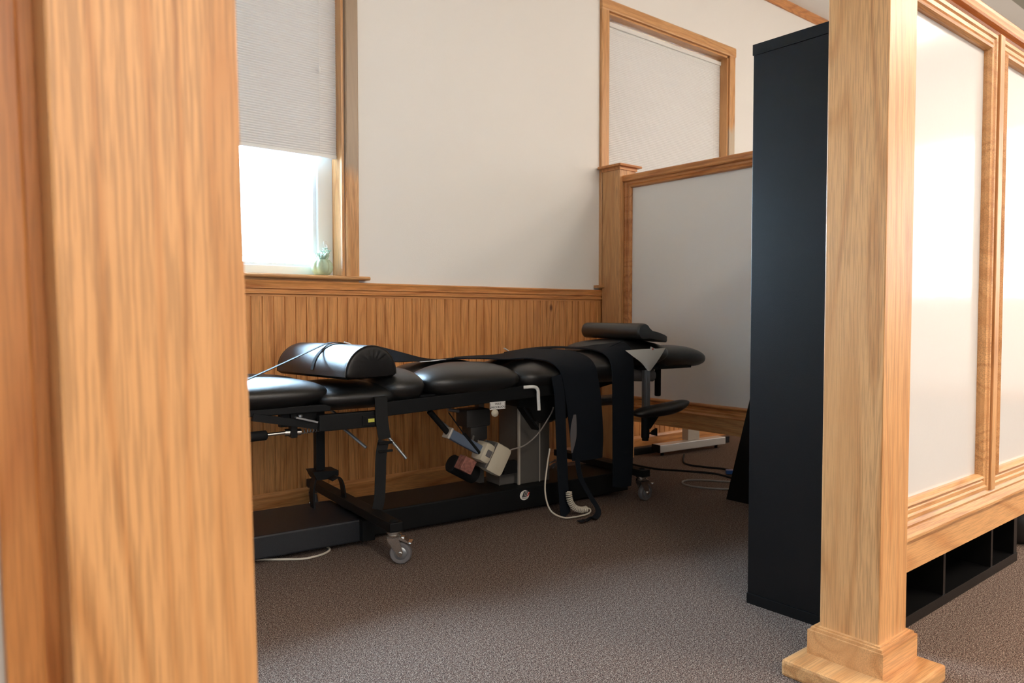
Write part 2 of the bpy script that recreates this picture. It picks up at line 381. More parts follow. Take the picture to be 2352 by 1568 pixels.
# beadboard wainscot: grooved sheet of oak
def bead_profile(x0, x1, y, pitch=.0578, seams=(2.43,)):
    pts = [(x0, y)]; x = x0 + pitch
    while x < x1 - .01:
        g = .0032
        pts += [(x - g, y), (x - g * .4, y + .0055), (x + g * .4, y + .0055), (x + g, y)]
        x += pitch
    pts.append((x1, y)); return pts + [(x1, YW), (x0, YW)]
b = MB(); b.prism(bead_profile(XL, 2.43, YW - .010), 'z', .09, 1.10); b.prism(bead_profile(2.4325, XR, YW - .010), 'z', .09, 1.10)
tag(b.build('wainscot', 'oak_wall'), kind='structure').name = 'trim_2'
# chair rail with its mouldings
rail = [(0, 1.172), (-.022, 1.172), (-.026, 1.165), (-.022, 1.155), (-.020, 1.142), (-.026, 1.138), (-.026, 1.132), (-.017, 1.128), (-.017, 1.117), (-.022, 1.113), (-.022, 1.106), (-.012, 1.102), (-.012, 1.092), (0, 1.092)]
tag(MB().prism([(YW + p, z) for p, z in rail], 'x', XL, XR).build('trim_3', 'oak_trim_x'), kind='structure')
tag(MB().prism([(YW, 0), (YW - .020, 0), (YW - .020, .085), (YW - .014, .10), (YW - .010, .105), (YW, .105)], 'x', XL, XR).build('baseboard_back', 'oak_trim_x'), kind='structure')
tag(MB().prism([(XR, 0), (XR - .020, 0), (XR - .020, .085), (XR - .012, .105), (XR, .105)], 'y', YB, YW - .02).build('baseboard_right', 'oak_trim_y'), kind='structure')

# ------------------------------------------------------------------ windows of the far wall
def window(n, x0, x1, shade_z, worn):
    t = thing('window_%d' % n, ((x0 + x1) / 2, YW, ZS), kind='structure'); o = t.location.copy()
    cw = .078
    def P(mb, name, m, par=t, **k): return mb.build(name, m, par, off=o, **k)
    # casings: flat boards with a raised outer bead
    def cas(mb, xa, xb, inner):
        s = 1 if inner == 'l' else -1
        prof = [(xa, YW), (xa, YW - .020), (xa + .006, YW - .024), (xb - .006, YW - .024), (xb, YW - .020), (xb, YW)]
        return mb.prism(prof, 'z', ZS, ZT + (cw - .004))
    P(cas(MB(), x0 - cw, x0 - .004, 'r'), 'casing', 'oak_z')
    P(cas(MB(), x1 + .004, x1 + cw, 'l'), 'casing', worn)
    P(MB().prism([(YW, ZT + .002), (YW - .0245, ZT + .002), (YW - .0265, ZT + .010), (YW - .0265, ZT + cw - .008), (YW - .020, ZT + cw + .002), (YW, ZT + cw + .002)], 'x', x0 - cw - .001, x1 + cw + .001), 'head_casing', 'oak_x')
    # jamb boards lining the opening
    P(MB().box(x0, x0 + .014, YW - .006, YW + .15, ZS, ZT), 'jamb', 'oak_z')
    P(MB().box(x1 - .014, x1, YW - .006, YW + .15, ZS, ZT), 'jamb', 'oak_z')
    P(MB().box(x0, x1, YW - .006, YW + .15, ZT - .014, ZT), 'head_jamb', 'oak_x')
    # sill (stool) with rounded nose
    z = ZS
    P(MB().prism([(YW + .16, z - .020), (YW - .045, z - .020), (YW - .052, z - .014), (YW - .052, z - .006), (YW - .045, z), (YW + .16, z)], 'x', x0 - cw - .05, x1 + cw + .05)
      .box(x0 - cw + .0, x1 + cw - .0, YW - .014, YW, z - .034, z - .020), 'window_sill', 'oak_x')
    # white sash frame and glass
    ym = YW + .125
    f = MB()
    f.box(x0 + .014, x0 + .10, ym - .02, ym + .04, z, ZT - .014, .004); f.box(x1 - .10, x1 - .014, ym - .02, ym + .04, z, ZT - .014, .004)
    f.box(x0 + .10, x1 - .10, ym - .02, ym + .04, z, z + .05, .004); f.box(x0 + .10, x1 - .10, ym - .02, ym + .04, ZT - .07, ZT - .014, .004)
    for xx in (x0 + .10, x1 - .12): f.box(xx, xx + .02, ym, ym + .03, z + .05, ZT - .07)
    f.box(x0 + .12, x1 - .12, ym, ym + .03, z + .05, z + .065)
    P(f, 'sash_frame', 'vinylframe')
    P(MB().box(x0 + .115, x1 - .115, ym + .012, ym + .016, z + .06, ZT - .07), 'glass_pane', 'glass')
    P(MB().box(x1 - .07, x1 - .05, ym - .028, ym - .018, z + .12, z + .19, .003).tube([(x1 - .058, ym - .03, z + .17), (x1 - .058, ym - .045, z + .15), (x1 - .058, ym - .045, z + .10)], .004), 'sash_latch', 'white')
    return t
def shade(x0, x1, y, z0, z1, label, pitch=.0125):
    """pleated cellular shade hanging in the window"""
    t = thing('cellular_shade', ((x0 + x1) / 2, y, z1), label, 'window shade', group=None); o = t.location.copy()
    n = int((z1 - z0) / pitch); pitch = (z1 - z0) / n
    fr = []; bk = []
    for i in range(n):
        za = z0 + i * pitch
        fr += [(y - .004, za), (y - .008, za + pitch / 2)]
        bk += [(y + .004, za), (y + .008, za + pitch / 2)]
    fr.append((y - .004, z1)); bk.append((y + .004, z1))
    MB().prism(fr + bk[::-1], 'x', x0, x1).build('pleated_fabric', 'shade', t, off=o)
    MB().box(x0, x1, y - .013, y + .013, z0 - .018, z0, .003).build('bottom_rail', 'white', t, off=o)
    MB().box(x0, x1, y - .018, y + .018, z1, z1 + .03, .003).build('head_rail', 'white', t, off=o)
    zc = max(z0 + .10, z1 - 0.9)
    MB().tube([(x1 - .10, y - .022, z1 + .005), (x1 - .10, y - .022, z0 + .0)], .0012, 6, False).lathe([(.004, 0), (.007, .006), (.008, .02), (.003, .035)], (x1 - .10, y - .022, zc + .1), (0, 0, 1), 10).build('pull_cord', 'white', t, off=o)
    return t
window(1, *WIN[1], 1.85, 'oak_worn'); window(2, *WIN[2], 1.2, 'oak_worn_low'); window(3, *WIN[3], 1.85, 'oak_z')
shade(.418, 1.832, YW + .055, 1.85, ZT - .046, 'pale grey pleated shade lowered over upper part of left window')
shade(3.893, 5.284, YW + .070, 1.235, ZT - .062, 'pale pleated shade fully lowered in window behind the far partition')
shade(-3.03, -1.62, YW + .055, 1.85, ZT - .046, 'pale pleated shade half lowered in window left of the blurred post')
# simple white framed windows of the right and front walls
def plain_window(n, axis, c, a0, a1, z0, z1):
    loc = (c, (a0 + a1) / 2, z0) if axis == 'y' else ((a0 + a1) / 2, c, z0)
    t = thing('window_%d' % n, loc, kind='structure'); o = Vector(loc); f = MB(); s = 1 if c > 0 else -1
    def bx(u0, u1, d0, d1, za, zb, mb):
        d0, d1 = sorted((c + s * d0, c + s * d1))
        if axis == 'y': mb.box(d0, d1, u0, u1, za, zb)
        else: mb.box(u0, u1, d0, d1, za, zb)
    k = 3; w_ = (a1 - a0) / k
    for i in range(k + 1): bx(a0 + i * w_ - (.03 if 0 < i < k else (0 if i == 0 else .06)), a0 + i * w_ + (.03 if 0 < i < k else (.06 if i == 0 else 0)), .10, .16, z0, z1, f)
    bx(a0, a1, .10, .16, z0, z0 + .06, f); bx(a0, a1, .10, .16, z1 - .06, z1, f)
    f.build('sash_frame', 'vinylframe', t, off=o)
    f = MB()
    for u0, u1, za, zb in ((a0 - .08, a0, z0, z1), (a1, a1 + .08, z0, z1), (a0 - .08, a1 + .08, z1, z1 + .08), (a0 - .12, a1 + .12, z0 - .03, z0)): bx(u0, u1, -.022, 0, za, zb, f)
    f.build('casing', 'oak_z', t, off=o)
    f = MB(); bx(a0, a1, .125, .13, z0, z1, f); f.build('glass_pane', 'glass', t, off=o)
plain_window(4, 'y', XR, RW[0], RW[1], *RZ); plain_window(5, 'x', YB, BWX[0], BWX[1], *RZ)

for nm, bx_ in (('window_4', (XR + .05, XR + .07, RW[0] + .01, RW[1] - .01)), ('window_5', (BWX[0] + .01, BWX[1] - .01, YB - .07, YB - .05))):
    w_ = bpy.data.objects[nm]; MB().box(*bx_, RZ[0] + .01, RZ[1] - .01).build('sky_blocker', 'blocking_shade', w_, off=w_.location)  # unseen blind added to keep the sky light out of this window
# outside: snowy ground and a few bare trees
tag(MB().box(-30, 40, YW + .4, 60, -.6, -.5).build('ground', 'outside'), kind='structure')
def tree(x, y, h, seed, label):
    rnd = random.Random(seed); t = thing('bare_tree', (x, y, -.5), label, 'tree', group='bare trees outside the left window'); o = t.location.copy()
    mb = MB(); mb.tube([(x, y, -.5), (x + .1, y, h * .5), (x, y, h)], lambda q: .16 * (1 - q) + .03, 8); mb.build('trunk', 'bark', t, off=o)
    mb = MB()
    for i in range(16):
        z = .4 + (h - .6) * i / 16; a = rnd.uniform(0, 6.28); L = rnd.uniform(.8, 1.8) * (1.2 - i / 20)
        e = (x + math.cos(a) * L, y + math.sin(a) * L, z + L * .7)
        mb.tube([(x + .04, y, z), (x + math.cos(a) * L * .5, y + math.sin(a) * L * .5, z + L * .25), e], lambda q: .035 * (1 - q) + .008, 6)
    mb.build('branches', 'bark', t, off=o)
tree(3.0, 13, 6, 1, 'bare pale tree outside the left window, nearest the glass'); tree(4.8, 17, 7, 2, 'bare pale tree farther off outside left window'); tree(6.2, 15, 6, 3, 'bare pale tree outside, beside the sash frame of left window')

# ceiling light fixtures, the first for the lamp added to brighten the left post
for i, (x, y) in enumerate(LAMPS):
    t = thing('ceiling_light', (x, y, CEIL_Z), 'rectangular ceiling light panel out of view above the room', 'ceiling light', group='ceiling lights')
    MB().box(-.58, .58, -.28, .28, -.05, 0, .006).build('housing', 'white', t)
    MB().box(-.55, .55, -.25, .25, -.053, -.0505).build('diffuser', 'lampglow', t)

# ================================================================== PARTITIONS
def molding_ring(mb, plane, c, a0, a1, z0, z1, w_, d, s):
    """mitred picture-frame moulding around a panel; plane 'x' (normal along x) or 'y'; s = direction towards viewer"""
    prof = [(0, 0), (.0, d * .45), (.10, d * .9), (.22, d), (.34, d * .78), (.42, d * .55), (.50, d * .72), (.72, d * .72), (.80, d * .92), (1.0, d * .92), (1.0, 0)]
    rings = []
    for q, h in prof:
        o = q * w_
        pts = [(a0 - o, z0 - o), (a1 + o, z0 - o), (a1 + o, z1 + o), (a0 - o, z1 + o)]
        rings.append([mb.bm.verts.new((c + s * h, a, z) if plane == 'x' else (a, c + s * h, z)) for a, z in pts])
    n = len(rings)
    for i in range(n):
        A, B = rings[i], rings[(i + 1) % n]
        for k in range(4): mb.bm.faces.new((A[k], A[(k + 1) % 4], B[(k + 1) % 4], B[k]))
    return mb
def cap_profile(c, zt, half, over):
    """rounded cap rail over a cove, symmetric about c"""
    h = half; o = over
    L = [(c - h, zt - .066), (c - h, zt - .050), (c - h - .004, zt - .044), (c - h - o * .85, zt - .042), (c - h - o, zt - .036), (c - h - o * .92, zt - .026), (c - h - o, zt - .018), (c - h - o, zt - .007), (c - h - o * .8, zt)]
    return L + [(2 * c - p, z) for p, z in L[::-1]]

# --- partition running along the back wall's direction, right of the near post (seen on the right)
pB = thing('partition', (2.05, .97, 0), 'oak framed partition with glossy white panels beside nearest post, right foreground', 'partition')
o = Vector(pB.location)
MB().box(1.990, 2.153, .887, 1.052, .10, 3.3, .003).build('post', 'oak_z', pB, off=o)
MB().prism([(1.965, .865), (2.175, .865), (2.175, 1.075), (1.965, 1.075)], 'z', .045, .108).build('plinth', 'oak_x', pB, off=o)
b = MB()
for (m_, z0, z1) in ((.0, .108, .112), (.006, .112, .120), (.014, .120, .124)): b.box(1.965 + m_, 2.175 - m_, .865 + m_, 1.075 - m_, z0, z1)
b.build('plinth_molding', 'oak_x', pB, off=o)
MB().box(1.872, 2.190, .795, 1.100, 0, .045, .008).build('post_base', 'oak_x', pB, off=o)
yf = .94; B0, B1 = 2.153, 6.9
stiles = [2.905, 4.30, 5.6]
MB().box(B0, B1, yf + .004, yf + .052, .40, 1.93).build('panel', 'board', pB, off=o)
b = MB(); edges = [B0 + .0] + stiles + [B1]
for i in range(4):
    a0 = edges[i] + (.062 if i else .060); a1 = edges[i + 1] - .098
    rg = molding_ring(MB(), 'y', yf + .004, a0 + .0, a1, .462, 1.875, .056, .026, -1); rg.build('panel_molding', 'oak_x' if i % 2 else 'oak_x', pB, off=o)
for x in stiles:
    MB().box(x - .042, x - .034 + .0, yf - .012, yf + .01, .40, 1.935).build('stile_bead', 'oak_trim_z', pB, off=o)
    MB().box(x - .034, x + .006, yf - .026, yf + .01, .40, 1.938, .003).build('stile', 'oak_z', pB, off=o)
MB().prism([(yf + .058, .25), (yf - .012, .25), (yf - .012, .352), (yf + .058, .352)], 'x', B0, B1).build('bottom_rail', 'oak_x', pB, off=o)
MB().prism([(yf + .058, .352), (yf - .030, .352), (yf - .030, .360), (yf - .020, .384), (yf - .022, .392), (yf - .016, .404), (yf + .058, .404)], 'x', B0, B1).build('rail_molding', 'oak_x', pB, off=o)
MB().prism(cap_profile(yf + .028, 1.995, .036, .026), 'x', B0, B1).build('top_rail', 'oak_trim_x', pB, off=o)

# --- far partition at the end of the table
pC = thing('partition', (3.88, 3.55, 0), 'capped oak post and white panelled partition at the head of the table', 'partition')
o = Vector(pC.location)
PX0, PX1, PY0, PY1 = 3.800, 3.962, 3.470, 3.630
MB().box(PX0, PX1, PY0, PY1, 0, 2.005, .003).build('post', 'oak_z', pC, off=o)
b = MB(); cx_, cy_ = (PX0 + PX1) / 2, (PY0 + PY1) / 2 - .0
b.box(cx_ - .088, cx_ + .088, PY0 - .008, PY1 + .004, 1.985, 2.005)
b.box(cx_ - .112, cx_ + .112, PY0 - .033, PY1 + .022, 2.005, 2.022, .006).build('post_cap', 'oak_trim_x', pC, off=o)
xf = 3.862; C0, C1 = 1.20, 3.470
MB().box(xf + .004, xf + .050, C0, C1, .40, 1.90).build('panel', 'board_far', pC, off=o)
molding_ring(MB(), 'x', xf + .004, C0 + .07, C1 - .058, .447, 1.858, .055, .026, -1).build('panel_molding', 'oak_trim_y', pC, off=o)
MB().box(xf - .004, xf + .055, C0, C0 + .02, .40, 1.90).build('end_stile', 'oak_z', pC, off=o)
MB().prism([(xf - .012, .275), (xf + .062, .275), (xf + .062, .372), (xf - .012, .372)], 'y', C0, C1).build('bottom_rail', 'oak_y', pC, off=o)
MB().prism([(xf - .028, .372), (xf - .028, .380), (xf - .018, .392), (xf + .062, .392), (xf + .062, .372)], 'y', C0, C1).build('rail_molding', 'oak_trim_y', pC, off=o)
MB().prism(cap_profile(xf + .027, 1.945, .036, .028), 'y', C0, C1 + .0).build('top_rail', 'oak_trim_y', pC, off=o)

# --- blurred post and partition on the left, close to the camera
pA = thing('partition', (.23, .91, 0), 'blurred oak post and partition edge close up at the left', 'partition')
o = Vector(pA.location)
MB().box(.138, .320, .830, .995, .045, 3.2, .003).build('post', 'oak_z', pA, off=o)
MB().box(.11, .348, .802, 1.023, .045, .11, .005).build('plinth', 'oak_x', pA, off=o)
MB().box(.02, .44, .72, 1.10, 0, .045, .008).build('post_base', 'oak_x', pA, off=o)
ya = .905
MB().box(-2.6, .138, ya + .004, ya + .05, .40, 2.90).build('panel', 'board', pA, off=o)
MB().box(.089, .1245, ya - .016, ya + .01, .40, 2.9, .004).box(.1245, .138, ya - .004, ya + .01, .40, 2.9).build('stile', 'oak_trim_z', pA, off=o)
MB().box(-2.6, .138, ya - .012, ya + .058, .25, .40).build('bottom_rail', 'oak_x', pA, off=o)
MB().prism(cap_profile(ya + .028, 2.96, .036, .026), 'x', -2.6, .138).build('top_rail', 'oak_trim_x', pA, off=o)
MB().box(-2.68, -2.6, ya - .02, ya + .07, 0, 2.96).build('end_stile', 'oak_z', pA, off=o)
pA.rotation_euler = (0, -math.radians(1.15), 0); pA.location.z = .0035

# ================================================================== BOOKCASE
bk = thing('bookcase', (2.87, 1.24, 0), 'tall black cube bookcase standing behind the right partition', 'bookcase'); o = Vector(bk.location)
X0, X1, Y0, Y1, ZB = 2.26, 3.495, 1.016, 1.458, 1.912
MB().box(X0 - .004, X1 + .004, Y0 - .002, Y1 + .002, 0, .036, .001).build('bottom_board', 'laminate', bk, off=o)
MB().box(X0 - .004, X1 + .004, Y0 - .002, Y1 + .002, ZB - .036, ZB, .001).build('top_board', 'laminate', bk, off=o)
MB().box(X0, X0 + .036, Y0, Y1, .0362, ZB - .0362, .001).build('side_panel', 'laminate', bk, off=o)
MB().box(X1 - .036, X1, Y0, Y1, .0362, ZB - .0362, .001).build('side_panel', 'laminate', bk, off=o)
for x in (2.756, 3.206): MB().box(x, x + .018, Y0, Y1, .0362, ZB - .0362).build('divider', 'laminate', bk, off=o)
for z in (.41, .785, 1.16, 1.535): MB().box(X0 + .036, X1 - .036, Y0, Y1, z, z + .018).build('shelf', 'laminate', bk, off=o)
MB().box(X0 + .036, X1 - .036, Y1 - .008, Y1 - .002, .0362, ZB - .0362).build('back_panel', 'laminate', bk, off=o)
g = thing('binder', (2.40, 1.13, .037), 'green covered book with white page edges standing in the black bookcase', 'book'); 
MB().box(-.012, .012, -.09, .12, 0, .30, .001).build('cover', 'green', g)
MB().box(-.0135, -.0125, -.088, .118, .003, .297).build('pages', 'white', g); g.name = 'book'
# dark rounded bag on the carpet at the right edge
bg_ = thing('bag', (3.86, 1.14, 0), 'dark rounded bag on carpet at the right edge, beyond the bookcase', 'bag')
MB().pad(-.16, .20, -.16, .22, 0, .20, 3, 2.4, 10).build('body', 'vinyl', bg_, smooth=True, auto=False)
MB().tube([(-.06, -.16, .13), (-.05, -.20, .20), (.08, -.20, .22), (.12, -.16, .13)], .008, 8).build('handle', 'strap', bg_, smooth=True)

# ================================================================== TREATMENT TABLE  (own frame: u along, v across, z up)
TB = thing('treatment_table', (1.5, 3.085, 0), 'long black padded treatment table with steel base and casters along the wainscot', 'treatment table', rz=math.radians(-5))
TBM = Matrix.Translation((1.5, 3.085, 0)) @ Matrix.Rotation(math.radians(-5), 4, 'Z')
def TW(u, v, z): return TBM @ Vector((u, v, z))
def T(mb, name, m, par=TB, smooth=False, auto=True): return mb.build(name, m, par, smooth=smooth, auto=auto)
def lobes(depth, width=.20):
    return lambda x, y, z: (-depth * math.exp(-(y / width) ** 2) if z > 0 else 0)
# leg cushions and body cushions
T(MB().pad(-.86, -.085, -.280, .28, .605, .752, 5, 2.0, 26, lobes(.030)), 'leg_cushion', 'vinyl', smooth=True, auto=False)
T(MB().pad(-.16, .22, -.262, .265, .595, .708, 6, 2.2, 18), 'hollow_cushion', 'vinyl', smooth=True, auto=False)
T(MB().pad(.130, .356, -.280, .28, .60, .765, 3.6, 2.0, 22, lobes(.026)), 'knee_cushion', 'vinyl', smooth=True, auto=False)
T(MB().pad(.330, .885, -.282, .28, .60, .780, 4.5, 2.0, 26, lobes(.028)), 'pelvis_cushion', 'vinyl', smooth=True, auto=False)
T(MB().pad(.835, 1.175, -.282, .27, .61, .775, 3.8, 2.0, 24, lobes(.018)), 'lumbar_cushion', 'vinyl', smooth=True, auto=False)
T(MB().pad(1.14, 1.62, -.275, .26, .64, .800, 6, 2.3, 22), 'chest_cushion', 'vinyl', smooth=True, auto=False)
T(MB().pad(1.47, 1.90, -.275, .26, .715, .862, 5, 2.1, 22), 'breast_cushion', 'vinyl', smooth=True, auto=False)
T(MB().pad(1.74, 2.27, -.235, .055, .705, .822, 3.2, 2.2, 18, lambda x, y, z: -.028 * max(0, x) ** 2), 'head_cushion', 'vinyl', smooth=True, auto=False)
# carrying frame
T(MB().box(-.86, -.10, -.235, .235, .600, .630, .004).box(-.30, -.15, -.20, -.17, .545, .60).bar((-.42, -.235, .60), (-.16, -.235, .545), .02, .03), 'leg_section_plate', 'blacksteel')
T(MB().box(-.16, .135, -.262, -.225, .522, .590, .004), 'switch_housing', 'blacksteel')
T(MB().box(.025, .105, -.2685, -.262, .530, .575, .003), 'switch_bezel', 'blackrub')
T(MB().box(.050, .078, -.2700, -.2685, .545, .560), 'level_window', 'yellow')
T(MB().bar((.10, -.24, .592), (1.08, -.24, .632), .034, .062, .004), 'side_rail', 'blacksteel')
T(MB().bar((-.10, .22, .570), (1.08, .22, .632), .034, .050, .004), 'side_rail', 'blacksteel')
T(MB().box(.10, 1.10, -.22, .20, .612, .640), 'seat_pan', 'blacksteel')
T(MB().prism([(.90, .61), (1.70, .655), (1.70, .69), (1.45, .62), (1.32, .59), (1.20, .46), (1.0, .46), (.96, .53), (.90, .54)], 'y', -.17, .17), 'tilt_bracket', 'blacksteel')
T(MB().box(1.40, 2.12, -.19, .06, .690, .712, .003), 'head_plate', 'blacksteel')
T(MB().box(1.62, 2.0, -.20, .18, .712, .735, .003), 'breast_plate', 'blacksteel')
# white bent handle
T(MB().tube([(.86, -.262, .648), (.905, -.285, .650), (.925, -.29, .635), (.928, -.29, .60), (.932, -.29, .535)], .0085, 12), 'bent_handle', 'white', smooth=True)
# lock sign
sg = T(MB().box(.668, .756, -.2585, -.2575, .552, .588), 'lock_sign', 'white')
rx = (math.radians(90), 0, 0)
slope = math.radians(1.5)
text(None, 'TABLE', .0135, 'lettering', 'ink', sg, (.713, -.2590, .578), rx); text(None, 'UNLOCK', .0125, 'lettering', 'ink', sg, (.6955, -.2590, .5625), rx); text(None, 'LOCK', .0125, 'lettering', 'ink', sg, (.7335, -.2590, .5625), rx)
for ux in (.6715, .7525):
    a = MB().box(ux - .0008, ux + .0008, -.2595, -.2587, .560, .584)
    a.prism([(ux - .003, .562), (ux + .003, .562), (ux, .555)], 'y', -.2595, -.2587); a.build('arrow', 'ink', sg)
T(MB().lathe([(.004, 0), (.014, .002), (.018, .012), (.012, .02), (.004, .024)], (.695, -.255, .535), (-.3, -1, .1), 14), 'lock_lever', 'beige', smooth=True)
# springs, bolts, levers
def spring(a, b, r, turns, rw, n=10):
    a = Vector(a); b = Vector(b); e1, e2 = frame_of(b - a); pts = []
    for i in range(turns * n + 1):
        t = i / (turns * n); an = 2 * math.pi * turns * t
        pts.append(a + (b - a) * t + (e1 * math.cos(an) + e2 * math.sin(an)) * r)
    return MB().tube(pts, rw, 5, False)
T(MB().cyl((-.42, -.20, .518), (-.28, -.20, .522), .007).cyl((-.285, -.20, .522), (-.265, -.20, .522), .015).cyl((-.235, -.20, .520), (-.218, -.20, .520), .014), 'adjusting_bolt', 'chrome', smooth=True)
T(MB().cyl((-.44, -.20, .517), (-.355, -.20, .519), .020, 20, .004), 'adjusting_knob', 'blackrub', smooth=True)
T(spring((-.218, -.20, .520), (-.10, -.20, .528), .010, 9, .0022), 'coil_spring', 'steel', smooth=True)
T(MB().box(-.262, -.236, -.22, -.18, .50, .60, .003), 'bolt_bracket', 'blacksteel')
T(MB().bar((-.255, -.25, .588), (-.165, -.25, .562), .02, .007).cyl((-.235, -.25, .588), (-.235, -.25, .597), .009), 'hinge_plate', 'steel')
for a, bb in (((-.03, -.05, .545), (.07, -.20, .425)), ((.16, -.10, .52), (.262, -.20, .356)), ((.50, .05, .53), (.60, -.05, .42)), ((-.02, .1, .60), (.04, 0, .53))):
    T(MB().cyl(a, bb, .0065, 12, .001), 'lever', 'steel', smooth=True)
# far support leg with its lifting loop
T(MB().box(-.045, -.003, .10, .14, .25, .60, .003), 'support_leg', 'blacksteel')
T(MB().prism([(-.075, .290), (.045, .285), (.045, .262), (.015, .25), (-.055, .25)], 'y', .06, .16), 'leg_foot', 'blacksteel')
T(MB().ribbon([(-.055, .10, .26), (-.066, .10, .20), (-.062, .10, .12), (-.03, .10, .07), (.02, .10, .065)], .05, (0, 1, 0), .008), 'bent_spring', 'blacksteel', smooth=True)
T(MB().ribbon([(-.01, .02, .255), (.025, .02, .265), (.045, .02, .23), (.055, .02, .15), (.05, .02, .09)], .05, (0, 1, 0), .006), 'bent_spring', 'blacksteel', smooth=True)
# base
bs = MB(); bs.box(-.80, .06, -.205, .20, .022, .118, .008)
T(bs, 'base_beam', 'basesteel')
T(MB().box(.066, 1.66, -.150, .145, .018, .128, .008), 'base_spine', 'blacksteel')
T(MB().bar((.062, -.515, .153), (.062, .47, .153), .058, .038, .004), 'caster_bar', 'blacksteel')
T(MB().box(.034, .090, -.24, -.16, .03, .118), 'gusset', 'blacksteel')
T(MB().bar((1.60, -.35, .153), (1.60, .42, .153), .058, .038, .004), 'caster_bar', 'blacksteel')

def caster(cu, cv, ang, kind):
    """swivel caster: fork is the part, wheel and brake pedal its sub-parts"""
    a = math.radians(ang); rt = Matrix.Translation((cu, cv, 0)) @ Matrix.Rotation(a, 4, 'Z')
    def place(o, par): o.parent = par; return o
    mb = MB(); R = .045
    mb.lathe([(.014, .112), (.030, .114), (.031, .121), (.026, .123), (.026, .128), (.031, .130), (.031, .1345)], (0, 0, 0), n=24)
    for sd in (-1, 1):
        mb.prism([(-.024, .114), (.024, .114), (.024, .10), (.040, .052), (.034, .034), (.020, .034), (-.005, .07), (-.024, .10)], 'y', sd * .0185, sd * .0215)
        mb.cyl((.028, sd * .0215, R), (.028, sd * .027, R), .0075, 12)
    mb.box(-.024, .024, -.0215, .0215, .108, .114)
    f = mb.build('caster', 'chrome', TB, smooth=True); f.matrix_local = rt
    w_ = MB().lathe([(.008, -.015), (.026, -.013), (.030, -.0145), (.040, -.0145), (.0445, -.009), (R, 0), (.0445, .009), (.040, .0145), (.030, .0145), (.026, .013), (.008, .015)], (.028, 0, R), (0, 1, 0), 32)
    w_.build('wheel', 'rubber', f, smooth=True)
    MB().lathe([(.006, -.0175), (.012, -.0172), (.025, -.0155), (.0255, -.0150), (.0255, .0150), (.025, .0155), (.012, .0172), (.006, .0175)], (.028, 0, R), (0, 1, 0), 24).build('hub', 'steel', f, smooth=True)
    b_ = MB().prism([(.012, .113), (.028, .113), (.060, .094), (.074, .091), (.076, .084), (.060, .086), (.026, .100), (.012, .106)], 'y', -.019, .019)
    b_.bar((.068, -.026, .088), (.068, .026, .088), .011, .008, .003, up=(0, 0, 1)).box(.030, .044, -.012, .012, .103, .1115, .002)
    b_.build('brake_pedal', 'chrome', f)
    return f
for c_ in ((.062, -.487, -35, 0), (.062, .44, 60, 0), (1.60, -.315, 5, 0), (1.60, .385, 120, 0)): caster(*c_)
for cu, cv in ((.062, -.487), (1.60, -.315)): T(MB().lathe([(.017, .171), (.017, .175), (.012, .178), (.001, .179)], (cu, cv, 0), n=18), 'stem_cap', 'blackrub', smooth=True)
# oval badge on the base spine
bd = T(MB().lathe([(.0285, 0), (.029, .0006), (.027, .0014)], (.945, -.1505, .088), (0, -1, 0), 32), 'oval_badge', 'paper')
for v in bd.data.vertices: v.co.x = .945 + (v.co.x - .945) * 1.0; v.co.z = .088 + (v.co.z - .088) * .86
for k, (u0, w_, z0, z1, mm) in enumerate(((.928, .009, .078, .108, 'ink'), (.940, .006, .078, .110, 'ink'), (.949, .006, .078, .109, 'ink'), (.957, .009, .080, .100, 'redink'))):
    sh = .012
    MB().prism([(u0, z0), (u0 + w_, z0), (u0 + w_ + sh, z1), (u0 + sh, z1)], 'y', -.1527, -.1519).build('badge_mark', mm, bd)
MB().box(.936, .952, -.1527, -.1519, .078, .082).build('badge_mark', 'ink', bd)
MB().box(.928, .962, -.1527, -.1519, .0715, .0735).build('badge_line', 'ink', bd)
# lifting column
T(MB().box(.955, 1.155, -.085, .10, .128, .60, .006), 'lift_column', 'alu')
T(MB().box(.950, .962, -.090, -.080, .128, .60).box(1.086, 1.091, -.0870, -.0848, .128, .60), 'column_edge', 'alu_edge')
T(MB().box(.86, .955, -.05, .08, .128, .235, .006).box(.8585, .8625, -.052, -.046, .128, .20), 'column_guide', 'alu')
T(MB().box(.84, .945, -.085, -.055, .19, .255, .004).cyl((.862, -.085, .205), (.862, -.105, .205), .010), 'limit_switch', 'blackrub')
# second (rear) column and gear housings seen in the dark behind the sign
T(MB().box(.80, .83, .05, .09, .13, .60), 'guide_rod', 'alu')
T(MB().box(.66, .80, -.06, .05, .44, .53, .012).box(.69, .79, -.05, .04, .37, .45, .012), 'gear_housing', 'housing', smooth=True)
T(MB().tube([(.70, -.06, .40), (.69, -.07, .37), (.74, -.075, .355), (.77, -.07, .37)], .007, 8), 'bent_pipe', 'alu', smooth=True)
